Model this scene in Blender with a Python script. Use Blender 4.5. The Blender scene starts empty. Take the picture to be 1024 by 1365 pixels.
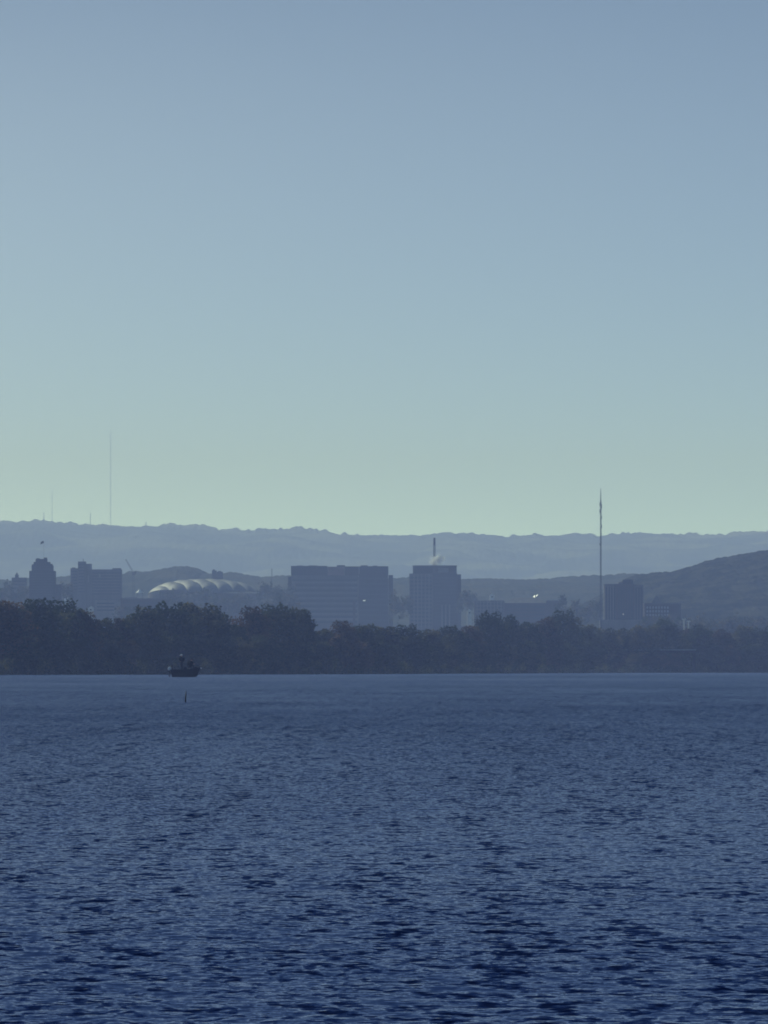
import bpy, bmesh, math, random
import numpy as np
from mathutils import Vector, Matrix, Euler

R = math.radians
scene = bpy.context.scene
col = scene.collection
P = 1e-4                 # metres per photo pixel and metre of distance (a long lens)
EYE = 0.9                # eye height above the lake
YH = 892.6               # photo row of the eye level


def at(px, py, d):
    return Vector(((px - 512) * P * d, d, EYE + (YH - py) * P * d))


def tag(o, label=None, cat=None, group=None, kind=None):
    if label: o['label'] = label
    if cat: o['category'] = cat
    if group: o['group'] = group
    if kind: o['kind'] = kind
    return o


# ------------------------------------------------------------------ materials
def mat(name, c1, c2=None, scale=1.0, rough=0.75, spec=0.08, metal=0.0, bump=0.0, bscale=None,
        stretch=(1, 1, 1), detail=5.0, lo=0.35, hi=0.65):
    m = bpy.data.materials.new(name)
    m.use_nodes = True
    nt = m.node_tree
    b = nt.nodes['Principled BSDF']
    b.inputs['Roughness'].default_value = rough
    b.inputs['Metallic'].default_value = metal
    b.inputs['Specular IOR Level'].default_value = spec
    tc = nt.nodes.new('ShaderNodeTexCoord')
    mp = nt.nodes.new('ShaderNodeMapping')
    mp.inputs['Scale'].default_value = stretch
    nt.links.new(tc.outputs['Object'], mp.inputs['Vector'])
    if c2 is None:
        c2 = tuple(v * 0.75 for v in c1)
    n = nt.nodes.new('ShaderNodeTexNoise')
    n.inputs['Scale'].default_value = scale
    n.inputs['Detail'].default_value = detail
    nt.links.new(mp.outputs[0], n.inputs['Vector'])
    r = nt.nodes.new('ShaderNodeValToRGB')
    r.color_ramp.elements[0].position = lo
    r.color_ramp.elements[1].position = hi
    r.color_ramp.elements[0].color = (*c1, 1)
    r.color_ramp.elements[1].color = (*c2, 1)
    nt.links.new(n.outputs['Fac'], r.inputs['Fac'])
    nt.links.new(r.outputs['Color'], b.inputs['Base Color'])
    if bump:
        n2 = nt.nodes.new('ShaderNodeTexNoise')
        n2.inputs['Scale'].default_value = bscale or scale * 4
        n2.inputs['Detail'].default_value = 4
        nt.links.new(mp.outputs[0], n2.inputs['Vector'])
        bp = nt.nodes.new('ShaderNodeBump')
        bp.inputs['Strength'].default_value = bump
        nt.links.new(n2.outputs['Fac'], bp.inputs['Height'])
        nt.links.new(bp.outputs['Normal'], b.inputs['Normal'])
    return m


def leafmat(name, ca, cb, cc):
    """foliage: three leaf colours spread over the clumps by the 'tint' attribute"""
    m = bpy.data.materials.new(name)
    m.use_nodes = True
    nt = m.node_tree
    b = nt.nodes['Principled BSDF']
    b.inputs['Roughness'].default_value = 0.7
    b.inputs['Specular IOR Level'].default_value = 0.08
    a = nt.nodes.new('ShaderNodeAttribute')
    a.attribute_name = 'tint'
    oi = nt.nodes.new('ShaderNodeObjectInfo')
    mul = nt.nodes.new('ShaderNodeMath'); mul.operation = 'MULTIPLY_ADD'
    mul.inputs[1].default_value = 0.34
    mul.inputs[2].default_value = -0.17
    nt.links.new(oi.outputs['Random'], mul.inputs[0])
    add = nt.nodes.new('ShaderNodeMath'); add.operation = 'ADD'; add.use_clamp = True
    nt.links.new(a.outputs['Fac'], add.inputs[0])
    nt.links.new(mul.outputs[0], add.inputs[1])
    r = nt.nodes.new('ShaderNodeValToRGB')
    e = r.color_ramp.elements
    e[0].position = 0.1; e[0].color = (*ca, 1)
    e[1].position = 0.9; e[1].color = (*cc, 1)
    x = e.new(0.55); x.color = (*cb, 1)
    nt.links.new(add.outputs[0], r.inputs['Fac'])
    nt.links.new(r.outputs['Color'], b.inputs['Base Color'])
    # thin leaves let part of the light through
    tr = nt.nodes.new('ShaderNodeBsdfTranslucent')
    nt.links.new(r.outputs['Color'], tr.inputs['Color'])
    mx = nt.nodes.new('ShaderNodeMixShader')
    mx.inputs[0].default_value = .4
    nt.links.new(b.outputs[0], mx.inputs[1]); nt.links.new(tr.outputs[0], mx.inputs[2])
    nt.links.new(mx.outputs[0], nt.nodes['Material Output'].inputs['Surface'])
    return m


M = {}
M['leaf_green'] = leafmat('leaf_green', (.016, .026, .012), (.036, .048, .018), (.090, .084, .030))
M['leaf_olive'] = leafmat('leaf_olive', (.022, .030, .013), (.075, .072, .026), (.140, .115, .042))
M['leaf_rust'] = leafmat('leaf_rust', (.024, .022, .012), (.062, .042, .022), (.120, .076, .036))
M['leaf_tan'] = leafmat('leaf_tan', (.040, .032, .016), (.100, .068, .032), (.170, .110, .050))
M['bark'] = mat('bark', (.050, .040, .032), (.085, .072, .058), 3, .9, bump=.4, stretch=(3, 3, .6))
M['far_leaf'] = leafmat('far_leaf', (.018, .028, .013), (.038, .046, .020), (.085, .070, .032))
M['earth'] = mat('earth', (.045, .048, .026), (.085, .080, .045), .05, .95, bump=.2)
M['ridge'] = mat('ridge_cover', (.030, .042, .030), (.120, .130, .080), .006, .95, 0, lo=.45, hi=.6)
M['city_hill'] = mat('city_hill_cover', (.028, .036, .026), (.065, .062, .042), .03, .95, 0)
M['hill'] = mat('hill_cover', (.006, .010, .007), (.048, .048, .030), .09, .95, 0, lo=.4, hi=.62)
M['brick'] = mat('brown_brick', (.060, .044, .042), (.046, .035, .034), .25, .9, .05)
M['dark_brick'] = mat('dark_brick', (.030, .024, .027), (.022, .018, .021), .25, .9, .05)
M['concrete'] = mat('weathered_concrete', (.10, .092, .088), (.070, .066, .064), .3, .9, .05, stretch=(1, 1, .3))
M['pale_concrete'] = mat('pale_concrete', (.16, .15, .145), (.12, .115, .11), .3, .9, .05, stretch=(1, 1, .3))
M['pink_panel'] = mat('pink_panel', (.26, .17, .155), (.21, .14, .13), .4, .8)
M['glass'] = mat('dark_glazing', (.010, .012, .016), (.018, .020, .026), .8, .3, spec=.3)
M['roofing'] = mat('grey_roofing', (.060, .060, .062), (.095, .095, .095), .4, .9)
M['white'] = mat('white_paint', (.80, .80, .78), (.70, .70, .69), .8, .5)
M['steel'] = mat('grey_steel', (.16, .16, .165), (.11, .11, .115), .8, .5, metal=.3)
M['dark_steel'] = mat('dark_steel', (.050, .050, .054), (.035, .035, .038), .8, .6)
M['membrane'] = mat('white_fabric_roof', (.135, .137, .140), (.085, .09, .092), .22, .6)
M['polished'] = mat('polished_metal', (.85, .85, .84), (.75, .75, .75), .6, .72, metal=1.0)
M['navy'] = mat('dark_hull_paint', (.005, .006, .010), (.008, .009, .013), 2, .8, .1)
M['rubber'] = mat('black_rubber', (.006, .006, .007), (.01, .01, .01), 4, .8, .1)
M['cloth_dark'] = mat('dark_jacket', (.005, .005, .008), (.009, .009, .011), 6, .9, .05, bump=.2)
M['cloth_olive'] = mat('olive_jacket', (.013, .013, .010), (.020, .018, .012), 6, .9, .05, bump=.2)
M['skin'] = mat('skin', (.36, .20, .14), (.30, .16, .11), 10, .55)
M['hair'] = mat('dark_hair', (.02, .014, .010), (.03, .02, .015), 30, .6)
M['marker'] = mat('dark_marker_paint', (.010, .012, .016), (.022, .024, .028), 8, .5)
M['rail'] = mat('galvanised_rail', (.28, .32, .36), (.22, .25, .29), .8, .45)

# ------------------------------------------------------------------ mesh tools


class MB:
    """collects boxes, bars, tubes and sheets; build() links them as ONE mesh object"""

    def __init__(self):
        self.v = []; self.f = []

    def add(self, vs, fs):
        o = len(self.v)
        self.v += [tuple(x) for x in vs]
        self.f += [tuple(i + o for i in f) for f in fs]
        return self

    def box(self, x0, x1, y0, y1, z0, z1):
        vs = [(x, y, z) for z in (z0, z1) for y in (y0, y1) for x in (x0, x1)]
        return self.add(vs, [(0, 2, 3, 1), (4, 5, 7, 6), (0, 1, 5, 4), (2, 6, 7, 3), (0, 4, 6, 2), (1, 3, 7, 5)])

    def tube(self, pts, rad, n=8, caps=True):
        pts = [Vector(p) for p in pts]
        if not hasattr(rad, '__len__'): rad = [rad] * len(pts)
        vs = []; fs = []
        for i, p in enumerate(pts):
            t = (pts[min(i + 1, len(pts) - 1)] - pts[max(i - 1, 0)]).normalized()
            a = t.orthogonal().normalized() if abs(t.z) < .98 else Vector((1, 0, 0))
            a = (a - t * a.dot(t)).normalized(); b = t.cross(a)
            for k in range(n):
                w = 2 * math.pi * k / n
                vs.append(p + (a * math.cos(w) + b * math.sin(w)) * rad[i])
        for i in range(len(pts) - 1):
            for k in range(n):
                fs.append((i * n + k, i * n + (k + 1) % n, (i + 1) * n + (k + 1) % n, (i + 1) * n + k))
        if caps:
            fs.append(tuple(reversed(range(n))))
            fs.append(tuple((len(pts) - 1) * n + k for k in range(n)))
        return self.add(vs, fs)

    def build(self, name, m, parent=None, loc=None, smooth=False, bevel=0.0):
        me = bpy.data.meshes.new(name)
        me.from_pydata(self.v, [], self.f)
        me.update()
        return link(name, me, m, parent, loc, smooth, bevel)


def link(name, me, m, parent=None, loc=None, smooth=False, bevel=0.0):
    o = bpy.data.objects.new(name, me)
    col.objects.link(o)
    if m is not None: me.materials.append(m)
    if parent is not None: o.parent = parent
    if loc is not None: o.location = loc
    if smooth:
        me.polygons.foreach_set('use_smooth', [True] * len(me.polygons))
    if bevel:
        b = o.modifiers.new('bevel', 'BEVEL'); b.width = bevel; b.segments = 2; b.limit_method = 'ANGLE'
    return o


def empty(name, loc, rz=0.0):
    o = bpy.data.objects.new(name, None)
    col.objects.link(o)
    o.location = loc; o.rotation_euler = (0, 0, rz)
    o.empty_display_size = 1
    return o


def np_mesh(name, verts, faces, m, smooth=True, parent=None, tint=None):
    me = bpy.data.meshes.new(name)
    me.from_pydata(verts.tolist() if hasattr(verts, 'tolist') else verts, [],
                   faces.tolist() if hasattr(faces, 'tolist') else faces)
    me.update()
    if tint is not None:
        a = me.attributes.new('tint', 'FLOAT', 'POINT')
        a.data.foreach_set('value', np.asarray(tint, dtype=np.float32))
    return link(name, me, m, parent, None, smooth)


def grid_faces(ny, nx):
    i = np.arange(ny - 1)[:, None] * nx + np.arange(nx - 1)[None, :]
    return np.stack([i, i + 1, i + nx + 1, i + nx], -1).reshape(-1, 4)


def hash2(ix, iy, s):
    v = np.sin(ix * 127.1 + iy * 311.7 + s * 74.7) * 43758.5453
    return v - np.floor(v)


def canopy(x, y, size, seed):
    """tree tops seen from afar: the highest of the rounded crowns around each point, 0..1"""
    gx, gy = np.floor(x / size), np.floor(y / size)
    best = np.zeros_like(x)
    for dx in (-1, 0, 1):
        for dy in (-1, 0, 1):
            cx, cy = gx + dx, gy + dy
            px = (cx + .15 + .7 * hash2(cx, cy, seed)) * size
            py = (cy + .15 + .7 * hash2(cx, cy, seed + 3)) * size
            hh = .45 + .55 * hash2(cx, cy, seed + 7)
            r2 = ((x - px) ** 2 + (y - py) ** 2) / (size * .85) ** 2
            best = np.maximum(best, hh * np.sqrt(np.clip(1 - r2, 0, 1)))
    return best


def vnoise(x, y, seed):
    ix, iy = np.floor(x), np.floor(y)
    fx, fy = x - ix, y - iy
    fx = fx * fx * (3 - 2 * fx); fy = fy * fy * (3 - 2 * fy)
    a, b = hash2(ix, iy, seed), hash2(ix + 1, iy, seed)
    c, d = hash2(ix, iy + 1, seed), hash2(ix + 1, iy + 1, seed)
    return (a * (1 - fx) + b * fx) * (1 - fy) + (c * (1 - fx) + d * fx) * fy


def glow(name, c, e):
    m = bpy.data.materials.new(name); m.use_nodes = True
    b = m.node_tree.nodes['Principled BSDF']
    b.inputs['Base Color'].default_value = (*c, 1)
    b.inputs['Emission Color'].default_value = (*c, 1)
    b.inputs['Emission Strength'].default_value = e
    return m


M['glow'] = glow('glint_glow', (.9, .9, .85), .45)  # emission imitates sun glinting off a window pane
M['glow_dim'] = glow('dim_glint_glow', (.9, .8, .75), .5)  # weaker glow for a small painted glint
# ------------------------------------------------------------------ world, sun, haze, camera
SUN_EL, SUN_AZ = R(30), R(-33)            # azimuth from the view direction, negative is left
w = bpy.data.worlds.new('World')
scene.world = w
w.use_nodes = True
nt = w.node_tree
bg = nt.nodes['Background']
sky = nt.nodes.new('ShaderNodeTexSky')
sky.sky_type = 'NISHITA'
sky.sun_disc = False
sky.sun_elevation = SUN_EL
sky.sun_rotation = SUN_AZ
sky.air_density = 0.38
sky.dust_density = 0.6
sky.ozone_density = 1.3
sky.altitude = 100
# pale haze close to the horizon, deepening quickly above it: elevation remapped as a*z + b*z^3
SKY_A, SKY_B = 6.0, 520.0


def wmath(op, a, b):
    q = nt.nodes.new('ShaderNodeMath'); q.operation = op
    for k, val in enumerate((a, b)):
        if hasattr(val, 'links'): nt.links.new(val, q.inputs[k])
        else: q.inputs[k].default_value = val
    return q.outputs[0]


tcw = nt.nodes.new('ShaderNodeTexCoord')
sxy = nt.nodes.new('ShaderNodeSeparateXYZ')
nt.links.new(tcw.outputs['Generated'], sxy.inputs[0])
zz = sxy.outputs[2]
cub = wmath('MULTIPLY', wmath('MULTIPLY', zz, zz), wmath('MULTIPLY', zz, SKY_B))
cxy = nt.nodes.new('ShaderNodeCombineXYZ')
nt.links.new(sxy.outputs[0], cxy.inputs[0]); nt.links.new(sxy.outputs[1], cxy.inputs[1])
nt.links.new(wmath('ADD', wmath('MULTIPLY', zz, SKY_A), cub), cxy.inputs[2])
nrm = nt.nodes.new('ShaderNodeVectorMath'); nrm.operation = 'NORMALIZE'
nt.links.new(cxy.outputs[0], nrm.inputs[0])
nt.links.new(nrm.outputs[0], sky.inputs['Vector'])
nt.links.new(sky.outputs[0], bg.inputs['Color'])
bg.inputs['Strength'].default_value = 0.112

sl = bpy.data.lights.new('sun', 'SUN')
sl.energy = 2.95; sl.angle = R(.5); sl.color = (1, .94, .84)
so = bpy.data.objects.new('sun', sl)
col.objects.link(so)
sdir = Vector((math.sin(SUN_AZ) * math.cos(SUN_EL), math.cos(SUN_AZ) * math.cos(SUN_EL), math.sin(SUN_EL)))
so.rotation_euler = sdir.to_track_quat('Z', 'Y').to_euler()
so.location = (-300, 300, 500)

HAZE_DENSITY, HAZE_COLOR, HAZE_ABS = 1.55e-4, (.45, .54, 1.0), (1, 1, 1)
hz = MB().box(-3000, 3000, -400, 14800, -6, 418).build('haze', None)
tag(hz, kind='stuff')
hm = bpy.data.materials.new('haze_air')
hm.use_nodes = True
hn = hm.node_tree
hn.nodes.remove(hn.nodes['Principled BSDF'])
pv = hn.nodes.new('ShaderNodeVolumePrincipled')
pv.inputs['Color'].default_value = (*HAZE_COLOR, 1)
pv.inputs['Absorption Color'].default_value = (*HAZE_ABS, 1)
pv.inputs['Density'].default_value = HAZE_DENSITY
hn.links.new(pv.outputs[0], hn.nodes['Material Output'].inputs['Volume'])
hz.data.materials.append(hm)

cam = bpy.data.cameras.new('camera')
co = bpy.data.objects.new('camera', cam)
col.objects.link(co)
co.location = (0, 0, EYE)
co.rotation_euler = (R(90), 0, 0)
cam.sensor_fit = 'HORIZONTAL'
cam.sensor_width = 36
cam.lens = 36 / (1024 * P)
cam.shift_y = (YH - 682.5) / 1024
cam.clip_start = .5
cam.clip_end = 40000
scene.camera = co

scene.view_settings.view_transform = 'Standard'
scene.view_settings.look = 'None'
scene.view_settings.exposure = 0.56
scene.view_settings.gamma = 1
scene.view_settings.use_white_balance = True      # the camera's cool colour setting
scene.view_settings.white_balance_temperature = 5720
scene.view_settings.white_balance_tint = -8
cy = scene.cycles
cy.use_denoising = True
cy.filter_width = 1.8
cy.max_bounces = 5
cy.diffuse_bounces = 2
cy.glossy_bounces = 3
cy.transparent_max_bounces = 8
cy.volume_bounces = 1
cy.sample_clamp_indirect = 4
cy.volume_max_steps = 64

# ------------------------------------------------------------------ lake and ground
SH = np.array([(-3000, 1180), (-300, 1215), (0, 1270), (125, 1325), (250, 1370), (500, 1530), (700, 1850), (830, 2100), (1024, 2150), (1300, 2150), (4000, 2000)], float)
SHX = (SH[:, 0] - 512) * P * SH[:, 1]


def shore_d(X):
    base = np.interp(X, SHX, SH[:, 1])
    return base + 5 * (vnoise(np.asarray(X, float) / 14.0, np.zeros_like(np.asarray(X, float)), 3) - .5)


def lake():
    rng = np.random.default_rng(5)
    ypx = np.concatenate([np.arange(1420, 960, -.5), np.arange(960, 896.5, -.35)])
    d = EYE / ((ypx - YH) * P)
    d = np.concatenate([[-390, -100, 3, 8, 13], d, [2450, 2900]])
    u = np.linspace(-1, 1, 520)
    wid = np.maximum(.066 * np.abs(d), .8)[:, None]
    Xi = u[None, :] * wid
    outer = np.array([1.3, 2, 6, 20])
    side = wid * outer[None, :]
    side[:, -1] = 2900
    side[:, 2] = np.clip(side[:, 2], 300, 2000)
    X = np.concatenate([-side[:, ::-1], Xi, side], 1)
    Y = np.repeat(d[:, None], X.shape[1], 1)
    dd = np.abs(np.gradient(d))[:, None]
    Z = np.zeros_like(X)
    n = 150
    lam = np.exp(rng.uniform(np.log(.032), np.log(1.5), n))
    ang = np.clip(rng.normal(0, R(46), n), -1.25, 1.25) + R(5)
    ph = rng.uniform(0, 2 * math.pi, n)
    gust = vnoise(X / .5, Y / 2.0, 11) * .7 + vnoise(X / 5., Y / 14., 12) * .3
    for i in range(n):
        k = 2 * math.pi / lam[i]
        slope = .085 / math.sqrt(n / 2) * (1.3 if lam[i] < .16 else .8 if lam[i] < .32 else .36 if lam[i] < .6 else .12)
        fade = np.clip((lam[i] / np.maximum(dd, 1e-3) - 2.0) / 2.0, 0, 1)
        act = fade[:, 0] > 0
        if not act.any(): continue
        x, y = X[act], Y[act]
        t = k * (x * math.sin(ang[i]) + y * math.cos(ang[i])) + ph[i] + 1.1 * np.sin(x * 1.1 / lam[i] + 1.7 * i) + .7 * np.sin(y * .45 / lam[i] + i)
        Z[act] += fade[act] * (slope / k) * (np.sin(t) + .3 * np.cos(2 * t))
    Z *= (.75 + .5 * gust)
    edge = np.clip((2.5 - np.abs(X) / np.maximum(wid, .1)) / 1.2, 0, 1)
    Z *= edge * (Y > 8)
    vs = np.stack([X, Y, Z], -1).reshape(-1, 3)
    o = np_mesh('lake_water', vs, grid_faces(*X.shape), None)
    m = bpy.data.materials.new('lake_water_surface')
    m.use_nodes = True
    t = m.node_tree
    b = t.nodes['Principled BSDF']
    b.inputs['Base Color'].default_value = (.004, .017, .105, 1)
    b.inputs['Roughness'].default_value = .18
    b.inputs['IOR'].default_value = 1.33
    tc = t.nodes.new('ShaderNodeTexCoord')

    def math_(op, a, b_=None, c=None):
        q = t.nodes.new('ShaderNodeMath'); q.operation = op
        for k, val in enumerate((a, b_, c)):
            if val is None: continue
            if hasattr(val, 'links'): t.links.new(val, q.inputs[k])
            else: q.inputs[k].default_value = val
        return q.outputs[0]

    def noise(sx, sy, detail, rot=0.0, off=0.0):
        mp = t.nodes.new('ShaderNodeMapping')
        mp.inputs['Scale'].default_value = (sx, sy, 1)
        mp.inputs['Rotation'].default_value = (0, 0, rot)
        mp.inputs['Location'].default_value = (off, off * 1.7, off)
        t.links.new(tc.outputs['Object'], mp.inputs['Vector'])
        n = t.nodes.new('ShaderNodeTexNoise')
        n.inputs['Scale'].default_value = 1
        n.inputs['Detail'].default_value = detail
        t.links.new(mp.outputs[0], n.inputs['Vector'])
        return math_('SUBTRACT', n.outputs['Fac'], .5)

    # ripples too small for the mesh: their slopes along and across the wind
    gust_n = math_('MULTIPLY_ADD', noise(.020, .006, 3, 0, 5.), 1.7, 1.0)
    gust_m = math_('MULTIPLY_ADD', noise(.16, .035, 3, 0, 9.), 1.2, 1.0)
    g = math_('MAXIMUM', math_('MULTIPLY', gust_n, gust_m), .25)
    ny = math_('ADD', math_('MULTIPLY', noise(6.5, 2.6, 4, R(5), 1.), .62), math_('MULTIPLY', noise(11, 3.2, 3, R(-4), 2.), .45))
    ny = math_('ADD', ny, math_('MULTIPLY', noise(22, 12, 3, R(8), 3.), .70))
    ny = math_('ADD', ny, math_('MULTIPLY', noise(1.3, .035, 3, R(2), 31.), .16))
    ny = math_('ADD', ny, math_('MULTIPLY', noise(4.5, .3, 2, R(3), 7.), .30))
    nx = math_('ADD', math_('MULTIPLY', noise(3.0, 1.2, 4, R(-6), 21.), .30), math_('MULTIPLY', noise(9, 5, 2, 0, 23.), .2))
    ny = math_('MULTIPLY', math_('ADD', math_('MULTIPLY', math_('ABSOLUTE', ny), RIPPLE_ABS), math_('MULTIPLY', ny, RIPPLE_SYM)), g)
    cb = t.nodes.new('ShaderNodeCombineXYZ')
    t.links.new(nx, cb.inputs[0])
    t.links.new(math_('MULTIPLY', ny, -1.0), cb.inputs[1])
    geo = t.nodes.new('ShaderNodeNewGeometry')
    va = t.nodes.new('ShaderNodeVectorMath'); va.operation = 'ADD'
    t.links.new(geo.outputs['Normal'], va.inputs[0]); t.links.new(cb.outputs[0], va.inputs[1])
    vn = t.nodes.new('ShaderNodeVectorMath'); vn.operation = 'NORMALIZE'
    t.links.new(va.outputs[0], vn.inputs[0])
    t.links.new(vn.outputs[0], b.inputs['Normal'])
    o.data.materials.append(m)
    tag(o, kind='structure')


RIPPLE_ABS, RIPPLE_SYM = 3.2, 1.7
lake()


def ground_z(d):
    return np.interp(d, [0, 60, 600, 1500, 2200, 2900, 4600, 6500, 12000], [.8, 1.6, 2.2, 4, 9, 13, 30, 60, 60])


def ground():
    off = np.array([-25, -8, -1.5, 1.5, 6, 20, 60, 150, 300, 600, 900, 1300, 1800, 2300, 2800, 3300, 4000, 5000, 6500, 8000, 12500])
    X = np.concatenate([np.linspace(-2900, -160, 30), np.linspace(-150, 150, 160), np.linspace(160, 2900, 30)])
    G = np.repeat(X[None, :], len(off), 0)
    S = shore_d(X)[None, :]
    Y = S + off[:, None]
    Z = np.where(off[:, None] < 0, off[:, None] * .12, ground_z(off)[:, None]) + .5 * (vnoise(G / 20, Y / 20, 4) - .5)
    Y = np.minimum(Y, 14000)
    vs = np.stack([G, Y, Z], -1).reshape(-1, 3)
    tag(np_mesh('ground', vs, grid_faces(*G.shape), M['earth']), kind='structure')


ground()


def terrain_z(X, Y):
    return float(ground_z(Y - float(shore_d(np.array([float(X)]))[0])))


# ------------------------------------------------------------------ hills
def hill(name, prof, d_crest, d_front, z_front, m, tree, size, nx, ny, seed, back=500, curve=1.5, px0=-160, px1=1184, wood=0.0, gaps=()):
    prof = np.array(prof, float)
    px = np.linspace(px0, px1, nx)
    X = (px - 512) * P * d_crest
    ytop = np.interp(px, prof[:, 0], prof[:, 1])
    zc = EYE + (YH - ytop) * P * d_crest - tree * .75 - wood
    t = np.concatenate([np.linspace(0, 1, ny) ** .6, np.linspace(0, 1, 8)[1:] + 1])
    Y = np.where(t < 1, d_front + (d_crest - d_front) * t, d_crest + back * (t - 1))
    T = t[:, None]
    s = np.clip(T, 0, 1)
    s = (s * s * (3 - 2 * s)) * .55 + .45 * s ** (1 / curve)
    XX = np.repeat(X[None, :], len(t), 0)
    YY = np.repeat(Y[:, None], nx, 1)
    Z = z_front + (zc[None, :] - z_front) * s
    Z += np.where(T < 1, 1, 0) * np.sin(np.clip(T, 0, 1) * math.pi) * (vnoise(XX / 90, YY / 160, seed) - .5) * (zc[None, :] - z_front) * .22
    Z = np.where(T > 1, zc[None, :] + (z_front - zc[None, :]) * np.clip(T - 1, 0, 1) ** 1.5, Z)
    # woods on the hill: single crowns, taller clumps and the odd clearing on the crest
    dens = np.clip((vnoise(XX / (size * 7), YY / (size * 9), seed + 2) - .25) * 3, 0, 1)
    Z += tree * canopy(XX, YY, size, seed) * (.45 + .55 * dens) + .5 * tree * canopy(XX + 13, YY, size * 2.7, seed + 5) * dens
    if wood:
        w_ = np.ones_like(px)
        for a, b_ in gaps: w_ *= 1 - np.clip(1.5 - np.abs(px - (a + b_) / 2) / ((b_ - a) / 2) * 1.0, 0, 1)
        clump = 1.1 * vnoise(XX / 11., YY / 900., seed + 20) + 0.9 * vnoise(XX / 5., YY / 700., seed + 21) ** 2 + .5 * vnoise(XX / 35., YY / 900., seed + 22)
        Z += wood * w_[None, :] * (.35 + .75 * clump - .4) * np.clip((T - .9) / .05, 0, 1) * (T < 1.3)
    vs = np.stack([XX, YY, Z], -1).reshape(-1, 3)
    return tag(np_mesh(name, vs, grid_faces(*XX.shape), m), kind='structure')


RIDGE = [(-160, 702), (-60, 697), (0, 695), (20, 694), (50, 693), (70, 694), (95, 696), (110, 698.5), (130, 699), (150, 699.5), (170, 699.5),
         (199, 698.5), (215, 697), (240, 699), (265, 700), (289, 703), (303, 704.5), (320, 704), (350, 706),
         (380, 705), (400, 704), (420, 706), (450, 710), (480, 712), (500, 713), (530, 714), (545, 715), (560, 714), (580, 712),
         (600, 711), (625, 710), (650, 713), (670, 715), (682, 713), (700, 713), (720, 712), (750, 713), (780, 713), (800, 714),
         (820, 711), (840, 712), (860, 711), (890, 712), (920, 711), (960, 711), (1000, 709), (1024, 708), (1184, 700)]
hill('far_ridge_hills', RIDGE, 12800, 9800, 80, M['ridge'], 5.0, 10, 900, 150, 1, wood=5.0, gaps=((160, 197), (290, 301), (668, 680)))
hill('wooded_city_hills', [(-160, 772), (0, 770), (15, 772), (40, 768), (85, 769), (95, 766), (160, 768), (175, 763), (195, 764), (205, 762), (220, 760), (232, 757), (250, 756.5),
     (262, 759), (272, 763), (280, 767), (300, 767), (312, 765.5), (325, 767), (340, 770), (352, 772), (380, 769), (400, 770), (525, 773), (545, 771), (620, 774),
     (640, 773), (700, 773), (760, 770), (800, 768), (830, 766), (860, 768), (1184, 770)], 5000, 4150, 24, M['city_hill'], 2.4, 3.8, 760, 110, 4, back=600)
hill('wooded_hillside', [(760, 815), (800, 796), (830, 776), (845, 769), (870, 765.5), (885, 764), (900, 760), (930, 752.5), (960, 746.5), (980, 743), (1000, 739.5), (1024, 736), (1184, 722)],
     3950, 3400, 14, M['hill'], 2.2, 3.2, 420, 170, 8, px0=745, px1=1200, curve=1.9)


# ------------------------------------------------------------------ foliage
def leaf_cloud(rng, lobes, n, size, flat=.7):
    """n leaf sprays spread through the shells of the lobes; returns verts, faces, tint"""
    c = np.array([l[0] for l in lobes]); r = np.array([l[1] for l in lobes])
    wgt = (r[:, 0] * r[:, 1] * r[:, 2]) ** .66
    idx = rng.choice(len(lobes), n, p=wgt / wgt.sum())
    v = rng.normal(size=(n, 3)); v /= np.linalg.norm(v, axis=1)[:, None]
    rad = rng.uniform(.25, 1.0, n) ** .45 * (1 + .12 * rng.normal(size=n))
    p = c[idx] + v * r[idx] * rad[:, None]
    a = rng.normal(size=(n, 3)); a[:, 2] *= flat; a /= np.linalg.norm(a, axis=1)[:, None]
    b = np.cross(a, rng.normal(size=(n, 3))); b /= np.linalg.norm(b, axis=1)[:, None]
    s = size * rng.uniform(.55, 1.35, n)[:, None]
    q = np.stack([p - a * s, p + b * s * .6, p + a * s, p - b * s * .6], 1).reshape(-1, 3)
    f = np.arange(n * 4).reshape(-1, 4)
    lt = rng.uniform(.1, .9, len(lobes))
    tint = np.repeat(np.clip(lt[idx] + rng.normal(0, .16, n), 0, 1), 4)
    return q, f, tint


def crown_lobes(rng, h, wd, low=.10, shape='round'):
    lobes = []
    n = int(rng.integers(20, 28))
    for i in range(n):
        t = (i + rng.uniform(0, 1)) / n
        z = h * (low + (.95 - low) * t)
        env = math.sqrt(max(0.02, 1 - ((t - .42) / (.62 if t > .42 else .95)) ** 2)) if shape == 'round' else (1.05 - .8 * t)
        rr = wd * env * rng.uniform(.30, .80)
        an = i * 2.4 + rng.uniform(-.6, .6)
        s = wd * rng.uniform(.20, .36) * (.65 + .5 * env)
        z = min(z, h - s * .75)
        lobes.append(((math.cos(an) * rr, math.sin(an) * rr, z), (s, s, s * rng.uniform(.7, 1.0))))
    for f, q in ((.25, .78), (.45, .86), (.63, .74), (.78, .50)):
        lobes.append(((rng.uniform(-.1, .1) * wd, rng.uniform(-.1, .1) * wd, h * f), (wd * q, wd * q, h * .17)))
    return lobes


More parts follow.
